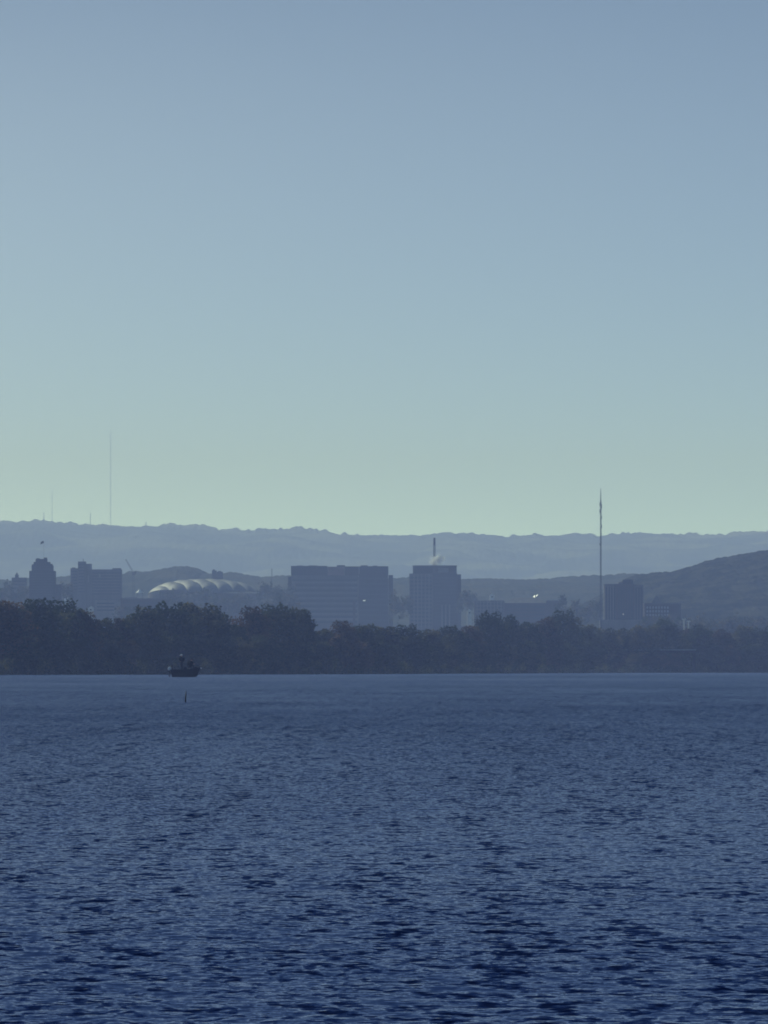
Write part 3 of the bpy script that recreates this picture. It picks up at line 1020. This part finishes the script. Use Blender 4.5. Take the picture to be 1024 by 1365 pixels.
# --- banded block right
b = Block('apartment_block', 832, 3250, 'square apartment block with vertical bands and a rooftop box')
b.box('wall', M['concrete'], 806, 820.5, 779.5, 14, front=0)  # left wall paler, painting in the face that catches the sun
b.box('wall', M['brick'], 820.8, 845.5, 778.5, 14, front=-.8)
b.box('wall', M['concrete'], 845.8, 857.8, 779.5, 13, front=.2)
b.box('penthouse', M['dark_brick'], 831, 844.2, 772.5, 6, 778.5, 3)
b.box('penthouse', M['roofing'], 825.5, 830.6, 776, 5, 778.5, 3)
b.box('parapet', M['roofing'], 805.6, 820.4, 778.6, 14.4, 779.5, -.2)
for xs0, n, fr in ((808, 4, 0), (824, 6, -.8), (847.5, 3, .2)):
    for k in range(n):
        b.box('window_column', M['glass'], xs0 + k * 3.5, xs0 + k * 3.5 + 1.7, 783, .3, 829, fr - .1)
for k in range(3):
    b.box('pier', M['pale_concrete'], 809.9 + k * 3.5, 811.3 + k * 3.5, 781, .3, 829, -.22)
b.box('podium', M['pale_concrete'], 800, 866, 826, 10, None, -4)
b.box('glint_patch', M['glow_dim'], 830.4, 831.4, 818.2, .2, 819.6, -1.05)  # faint bright spot put in as a weakly emissive patch

# --- pale windowed building
b = Block('windowed_building', 877, 3280, 'low building with rows of pale windows right of the apartment block')
b.box('wall', M['brick'], 859, 908, 805, 13)
b.box('roof', M['roofing'], 858.4, 908.6, 803.8, 13.6, 805, -.3)
for r_ in range(3):
    for k in range(8):
        x0 = 862 + k * 3.9
        b.box('window', M['rail'], x0, x0 + 2.1, 808.5 + 5 * r_, .25, 811.3 + 5 * r_, -.14)
mb = MB()
hx0, hx1 = b.x(868), b.x(883)
mb.add([(hx0, 2, b.z(803.8)), (hx1, 2, b.z(803.8)), (hx1, 10, b.z(803.8)), (hx0, 10, b.z(803.8)), ((hx0 + hx1) / 2, 6, b.z(793))],
       [(0, 1, 4), (1, 2, 4), (2, 3, 4), (3, 0, 4), (0, 3, 2, 1)])
mb.build('pyramid_roof', M['roofing'], b.root)

# --- a few small houses whose pale walls catch the eye
def house(px, py, d, wpx, hpx, label, m=M['white']):
    b = Block('small_house', px, d, label, 'house')
    x0, x1 = b.x(px - wpx / 2), b.x(px + wpx / 2)
    ze = b.z(py); zt = b.z(py - hpx)
    b.box('wall', m, px - wpx / 2, px + wpx / 2, py, 5)
    MB().add([(x0 - .2, -.25, ze), (x1 + .2, -.25, ze), (x1 + .2, 5.25, ze), (x0 - .2, 5.25, ze), ((x0 + x1) / 2, -.25, zt), ((x0 + x1) / 2, 5.25, zt)],
             [(0, 1, 4), (3, 5, 2), (0, 4, 5, 3), (1, 2, 5, 4), (0, 3, 2, 1)]).build('roof', m, b.root)
    b.box('window', M['glass'], px - wpx * .18, px + wpx * .18, py + 1, .2, py + 2.6, -.1)


house(88, 795, 3700, 4, 2.6, 'tiny white gabled house at the right foot of the stepped tower')
house(121, 811, 3000, 7, 3, 'pale gabled house under the hospital tower', M['white'])
house(626, 815, 3100, 6, 3.5, 'pale gabled house beside the right foot of the office tower', M['white'])
house(656, 794, 4180, 6, 3, 'pale house on the wooded slope above the wide low building', M['white'])

# --- two pale poles right
for (px, y0, lb) in ((912, 826.5, 'left of two pale poles above the dark shore trees'), (918, 829, 'shorter right one of two pale poles above the shore trees')):
    X = (px - 512) * P * 2300
    z = terrain_z(X, 2300)
    r = tag(empty('light_pole', (X, 2300, z)), lb, 'pole', 'pale light poles')
    zt = at(px, y0, 2300).z - z
    MB().tube([(0, 0, 0), (0, 0, zt)], [.28, .2], 8).build('shaft', M['white'], r)
    MB().box(-.55, .55, -.25, .1, zt, zt + .4).build('lamp_bar', M['white'], r)

# --- low bridge
D_B = 2122
X0, X1 = (835 - 512) * P * D_B, (928 - 512) * P * D_B
zd = at(880, 867, D_B).z
br = tag(empty('low_bridge', ((X0 + X1) / 2, D_B, 0)), 'low bridge with a pale blue grey rail among the right shore trees', 'bridge')
Lh = (X1 - X0) / 2
MB().box(-Lh, Lh, 0, 5, zd - .6, zd - .1).build('deck', M['dark_brick'], br)
mb = MB()
mb.box(-Lh, Lh, -.12, .05, zd + .05, zd + .26)
for k in range(19):
    x = -Lh + .3 + k * (2 * Lh - .6) / 18
    mb.box(x - .06, x + .06, -.08, .0, zd - .1, zd + .05)
mb.build('railing', M['rail'], br)
for k in range(3):
    x = -Lh * .95 + k * Lh * .95
    MB().box(x - .35, x + .35, 1, 4, -.5, zd - .6).build('pier', M['dark_brick'], br)

# --- masts on the ridge
for (px, yt, yb, wd, r_, lb) in ((147.5, 573, 702, .8, .13, 'very tall thin mast on the far ridge at left'),
                                 (69.5, 653, 695, .7, .12, 'second tallest thin mast on the far ridge'),
                                 (58.5, 682, 695, .8, .20, 'short mast at the far left of the ridge'),
                                 (120.5, 683, 700, .9, .24, 'short stubby mast left of the very tall ridge mast')):
    d = 12740
    base = at(px, yb + 4, d); top = at(px, yt, d)
    r = tag(empty('ridge_mast', base), lb, 'mast', 'radio masts on the far ridge')
    hh = top.z - base.z
    lattice((0, 0, 0), (0, 0, hh * .93), wd, r_, max(8, int(hh / 3)), .9).build('lattice', M['steel'], r)
    MB().tube([(0, 0, hh * .93), (0, 0, hh)], [.3, .12], 6).build('antenna', M['steel'], r)
d = 12720
base = at(194.5, 707, d)
r = tag(empty('relay_tower', base), 'small relay tower with a dish at the notch in the ridge', 'tower')
hh = at(194.5, 696, d).z - base.z
lattice((0, 0, 0), (0, 0, hh), 1.1, .25, 6).build('lattice', M['steel'], r)
mb = MB()
mb.tube([(.2, -.7, hh - .6), (.2, -.4, hh - .6), (.2, -.2, hh - .6)], [1.2, .9, .2], 14)
mb.build('dish', M['steel'], r)

# ------------------------------------------------------------------ boat, people, marker
D_BOAT = 900.0
bx = at(247.4, 900, D_BOAT)
boat = tag(empty('fishing_boat', (bx.x, D_BOAT, 0)), 'small dark open fishing boat with two people aboard', 'boat')
L = 1.83
sec = []
NS = 18
for i in range(NS):
    t = i / (NS - 1)                     # 0 stern (left) .. 1 bow (right)
    x = -L + 2 * L * t
    bw = .74 * (1 - max(0, (t - .5) / .5) ** 2.2 * .97) * (.92 + .08 * min(1, t * 5))
    kz = -.28 + .75 * max(0, (t - .72) / .28) ** 2
    gz = .92 + .26 * max(0, (t - .35) / .65) ** 1.8
    prof = [(-bw, gz), (-bw * .97, gz * .45), (-bw * .80, .02 + kz * .2), (-bw * .35, kz * .85), (0, kz), (bw * .35, kz * .85), (bw * .80, .02 + kz * .2), (bw * .97, gz * .45), (bw, gz)]
    ins = [(bw * .93, gz), (bw * .86, .42), (0, .38), (-bw * .86, .42), (-bw * .93, gz)]
    def rake(z):
        q = 1 - max(-.3, min(1, z / gz))
        return -.48 * q * max(0, (t - .6) / .4) ** 1.3 + .22 * q * max(0, (.3 - t) / .3)
    sec.append([(x + rake(p[1]), p[0], p[1]) for p in prof + [(a, max(b_, .5)) for a, b_ in ins]])
mb = MB()
n = len(sec[0])
vs = [p for s in sec for p in s]
fs = [(i * n + k, i * n + (k + 1) % n, (i + 1) * n + (k + 1) % n, (i + 1) * n + k) for i in range(NS - 1) for k in range(n)]
fs.append(tuple(range(9))); fs.append(tuple((NS - 1) * n + k for k in reversed(range(9))))
mb.add(vs, fs)
mb.build('hull', M['navy'], boat, smooth=False)
MB().box(-1.62, .05, -.64, .64, .40, .92).build('rear_deck', M['navy'], boat, bevel=.03)
MB().box(.75, 1.35, -.42, .42, .40, .88).build('bow_deck', M['navy'], boat, bevel=.03)
# outboard at the stern: white cowling paints the transom's reflection, tilted shaft up
ob = MB()
ob.tube([(-1.93, 0, .80), (-1.93, 0, .88), (-1.93, 0, 1.14), (-1.95, 0, 1.22)], [.14, .20, .19, .10], 12)
om = ob.build('outboard_glint_cowling', M['white'], boat, smooth=True)
MB().tube([(-1.93, 0, .80), (-1.95, 0, -.35)], [.09, .07], 8).build('motor_leg', M['rubber'], om)
MB().box(-1.90, -1.76, -.14, .14, .6, .92).build('bracket', M['steel'], boat)
MB().tube([(-1.55, .4, .9), (-1.63, .45, 1.36)], [.05, .035], 6).build('stern_pole', M['rubber'], boat)
MB().tube([(-1.61, .45, 1.2), (-1.66, .45, 1.50)], [.09, .07], 8).build('stern_lamp', M['rubber'], boat)
MB().tube([(1.80, 0, 1.02), (1.85, 0, 1.06), (1.90, 0, 1.14)], [.08, .11, .05], 10).build('bow_glint', M['white'], boat, smooth=True)  # white knob added to imitate light reflecting off the bow
sp = MB()
sp.tube([(.50, 0, .4), (.50, 0, 1.14)], .06, 8)
sp.build('pedestal', M['steel'], boat)
se = MB().box(.27, .77, -.24, .24, 1.14, 1.24).build('seat', M['rubber'], boat, bevel=.04)
MB().box(.23, .31, -.22, .22, 1.24, 1.62).build('seat_back', M['rubber'], se)
cs = MB()
cs.add([(-.28, -.34, .9), (.16, -.34, .9), (.16, .34, .9), (-.28, .34, .9), (-.20, -.30, 1.18), (.10, -.30, 1.28), (.10, .30, 1.28), (-.20, .30, 1.18)],
       [(0, 3, 2, 1), (4, 5, 6, 7), (0, 1, 5, 4), (1, 2, 6, 5), (2, 3, 7, 6), (3, 0, 4, 7)])
cs.build('console', M['navy'], boat, bevel=.04)
MB().box(1.02, 1.40, -.30, .30, .88, 1.22).build('storage_box', M['cloth_olive'], boat, bevel=.05)


def person(name, joints, bones, radii, m, label, loc, rz=0.0):
    """one continuous skinned body; joints in metres from the feet"""
    names = list(joints)
    me = bpy.data.meshes.new(name)
    me.from_pydata([joints[k] for k in names], [(names.index(a), names.index(b_)) for a, b_ in bones], [])
    o = bpy.data.objects.new(name, me)
    col.objects.link(o)
    sk = o.modifiers.new('skin', 'SKIN')
    sk.use_smooth_shade = True
    for i, k in enumerate(names):
        rr_ = radii[k]
        me.skin_vertices[0].data[i].radius = (rr_, rr_) if not isinstance(rr_, tuple) else rr_
        me.skin_vertices[0].data[i].use_root = (k == 'pelvis')
    su = o.modifiers.new('sub', 'SUBSURF'); su.levels = 1; su.render_levels = 2
    # bake the modifiers into a plain mesh with face materials by height
    dg = bpy.context.evaluated_depsgraph_get()
    ev = bpy.data.meshes.new_from_object(o.evaluated_get(dg))
    o.modifiers.clear()
    o.data = ev
    bpy.data.meshes.remove(me)
    ev.name = name
    ev.materials.clear()
    for mm in (m, M['skin']): ev.materials.append(mm)
    hd = Vector(joints['neck']); hands = [Vector(joints['wrist_a']), Vector(joints['wrist_b'])]
    hc = Vector(joints['head'])
    for p in ev.polygons:
        c = p.center
        sk_ = (c - hc).length < .19 or any((c - h_).length < .14 and (c - Vector(joints[e])).length > .12 for h_, e in zip(hands, ('elbow_a', 'elbow_b')))
        p.material_index = 1 if sk_ else 0
        p.use_smooth = True
    o.location = loc; o.rotation_euler = (0, 0, rz)
    return tag(o, label, 'person')


def hand(J, Bn, Rd, w, key, fwd, side):
    """palm and five curled fingers growing out of wrist w"""
    f, s = Vector(fwd).normalized(), Vector(side).normalized()
    u = f.cross(s)
    W = Vector(J[w])
    pm = key + '_palm'
    J[pm] = W + f * .075; Bn.append((w, pm)); Rd[pm] = .034
    for i, (off, ln) in enumerate(((-.030, .060), (-.010, .072), (.010, .070), (.030, .055))):
        a, c = f'{key}_k{i}', f'{key}_t{i}'
        J[a] = W + f * (.10 + ln * .45) + s * off
        J[c] = J[a] + (f * .5 - u * .8).normalized() * ln * .6
        Bn += [(pm, a), (a, c)]; Rd[a] = .010; Rd[c] = .008
    a, c = key + '_th0', key + '_th1'
    J[a] = W + f * .06 + s * .055 - u * .01
    J[c] = J[a] + (f * .8 - u * .4).normalized() * .035
    Bn += [(pm, a), (a, c)]; Rd[a] = .012; Rd[c] = .009


def head_bits(parent, hc, face, cap):
    """face features, ears, hair and a cap, children of the person"""
    f = Vector(face).normalized(); s = f.cross(Vector((0, 0, 1)))
    hc = Vector(hc)
    mb = MB()
    mb.tube([hc + f * .10 + Vector((0, 0, .03)), hc + f * .135 + Vector((0, 0, -.03)), hc + f * .10 + Vector((0, 0, -.045))], [.008, .018, .010], 6)
    mb.build('nose', M['skin'], parent)
    for q in (-1, 1):
        MB().tube([hc + s * q * .105 + Vector((0, 0, -.03)), hc + s * q * .115, hc + s * q * .105 + Vector((0, 0, .035))], [.012, .022, .012], 6).build('ear', M['skin'], parent)
        MB().tube([hc + f * .098 + s * q * .035 + Vector((0, 0, .018)), hc + f * .112 + s * q * .035 + Vector((0, 0, .018))], [.014, .010], 8).build('eye', M['rubber'], parent)
    MB().tube([hc + f * .105 - s * .025 + Vector((0, 0, -.07)), hc + f * .112 + Vector((0, 0, -.072)), hc + f * .105 + s * .025 + Vector((0, 0, -.07))], [.005, .008, .005], 6).build('mouth', M['dark_brick'], parent)
    hb = []
    ff = []
    NN = 14
    for j in range(6):
        ph = j / 5 * math.pi * .52
        for i in range(NN):
            a = 2 * math.pi * i / NN
            dv = (f * math.cos(a) + s * math.sin(a)) * math.sin(ph) + Vector((0, 0, math.cos(ph)))
            hb.append(hc + dv * .142 - f * .012 + Vector((0, 0, .012)))
    for j in range(5):
        for i in range(NN):
            ff.append((j * NN + i, (j + 1) * NN + i, (j + 1) * NN + (i + 1) % NN, j * NN + (i + 1) % NN))
    if cap:
        MB().add(hb, ff).build('cap', M['white'], parent, smooth=True)
        v = []
        for i in range(9):
            a = -1.1 + 2.2 * i / 8
            dv = f * math.cos(a) + s * math.sin(a)
            v += [hc + dv * .13 + Vector((0, 0, .03)), hc + dv * .15 + f * .13 * math.cos(a * .8) + Vector((0, 0, .012))]
        o_ = MB().add(v, [(2 * i, 2 * i + 1, 2 * i + 3, 2 * i + 2) for i in range(8)]).build('cap_brim', M['white'], parent)
        q = o_.modifiers.new('t', 'SOLIDIFY'); q.thickness = .015
    else:
        MB().add(hb, ff).build('hair', M['hair'], parent, smooth=True)


def life_jacket(parent, waist, chest, m):
    """padded vest round the torso, a garment of the person"""
    w_, c_ = Vector(waist), Vector(chest)
    d_ = (c_ - w_)
    MB().tube([w_ - d_ * .55, w_ - d_ * .5, w_ + d_ * .35, c_ + d_ * .25, c_ + d_ * .55, c_ + d_ * .62], [.22, .30, .34, .35, .27, .15], 16).build('life_jacket', m, parent, smooth=True)


# standing figure in a white cap, facing left (towards the stern), hands low in front
J = dict(pelvis=(0, 0, .93), waist=(0, 0, 1.08), chest=(-.02, 0, 1.30), neck0=(-.02, 0, 1.46), neck=(-.03, 0, 1.54), head=(-.05, 0, 1.67), crown=(-.05, 0, 1.74),
         hip_a=(0, .11, .88), knee_a=(-.05, .13, .48), ankle_a=(.0, .14, .09), toe_a=(-.17, .15, .035),
         hip_b=(0, -.11, .88), knee_b=(-.03, -.13, .48), ankle_b=(.05, -.14, .09), toe_b=(-.12, -.15, .035),
         sh_a=(0, .20, 1.40), elbow_a=(.02, .27, 1.12), wrist_a=(-.20, .20, .98),
         sh_b=(0, -.20, 1.40), elbow_b=(.04, -.27, 1.12), wrist_b=(-.18, -.18, 1.02))
B = [('pelvis', 'waist'), ('waist', 'chest'), ('chest', 'neck0'), ('neck0', 'neck'), ('neck', 'head'), ('head', 'crown'),
     ('pelvis', 'hip_a'), ('hip_a', 'knee_a'), ('knee_a', 'ankle_a'), ('ankle_a', 'toe_a'), ('pelvis', 'hip_b'), ('hip_b', 'knee_b'), ('knee_b', 'ankle_b'), ('ankle_b', 'toe_b'),
     ('chest', 'sh_a'), ('sh_a', 'elbow_a'), ('elbow_a', 'wrist_a'), ('chest', 'sh_b'), ('sh_b', 'elbow_b'), ('elbow_b', 'wrist_b')]
Rd = dict(pelvis=.26, waist=.30, chest=.33, neck0=.13, neck=.07, head=.13, crown=.09, hip_a=.14, knee_a=.11, ankle_a=.06, toe_a=.04,
          hip_b=.14, knee_b=.11, ankle_b=.07, toe_b=.04, sh_a=.14, elbow_a=.10, wrist_a=.035, sh_b=.14, elbow_b=.10, wrist_b=.035)
hand(J, B, Rd, 'wrist_a', 'hand_a', (-1, -.1, -.2), (0, -1, 0))
hand(J, B, Rd, 'wrist_b', 'hand_b', (-1, .1, -.2), (0, 1, 0))
px_ = (242.4 - 247.4) * P * D_BOAT
pa = person('person', J, B, Rd, M['cloth_dark'], 'person in dark jacket and white cap standing towards the left of the boat', (bx.x + px_, D_BOAT, .925))
head_bits(pa, J['head'], (-1, -.25, 0), True)
life_jacket(pa, J['waist'], J['chest'], M['cloth_dark'])

# seated figure leaning forward to the right
J = dict(pelvis=(0, 0, .50), waist=(.04, 0, .66), chest=(.14, 0, .88), neck0=(.20, 0, 1.03), neck=(.24, 0, 1.09), head=(.29, 0, 1.20), crown=(.30, 0, 1.27),
         hip_a=(.02, .11, .47), knee_a=(.47, .16, .50), ankle_a=(.52, .17, .06), toe_a=(.70, .18, .02),
         hip_b=(.02, -.11, .47), knee_b=(.47, -.16, .50), ankle_b=(.56, -.17, .06), toe_b=(.74, -.18, .02),
         sh_a=(.15, .20, .97), elbow_a=(.28, .26, .70), wrist_a=(.52, .16, .72),
         sh_b=(.15, -.20, .97), elbow_b=(.30, -.26, .72), wrist_b=(.55, -.14, .66))
B = [b_ for b_ in B if 'hand' not in b_[0] and 'hand' not in b_[1]]
Rd = {k: v for k, v in Rd.items() if 'hand' not in k}
hand(J, B, Rd, 'wrist_a', 'hand_a', (1, -.1, -.1), (0, -1, 0))
hand(J, B, Rd, 'wrist_b', 'hand_b', (1, .1, -.1), (0, 1, 0))
pb = person('person', J, B, Rd, M['cloth_olive'], 'person in drab jacket sitting hunched towards the right of the boat', (bx.x + .46, D_BOAT, .885))
head_bits(pb, J['head'], (1, -.2, -.15), False)
life_jacket(pb, J['waist'], J['chest'], M['cloth_olive'])

# marker in the water
MD = EYE / ((936 - YH) * P)
mk = at(247.2, 936, MD)
mr = tag(empty('marker_stake', (mk.x, MD, 0)), 'slim dark marker stake poking out of the open water below the boat', 'marker')
MB().tube([(0, 0, -.5), (0, 0, .0), (.004, 0, .13), (.010, 0, .22)], [.022, .021, .018, .015], 10).build('stake', M['marker'], mr, smooth=True)
MB().tube([(.010, 0, .22), (.014, 0, .235), (.024, 0, .31)], [.018, .015, .006], 10).build('tip', M['marker'], mr, smooth=True)
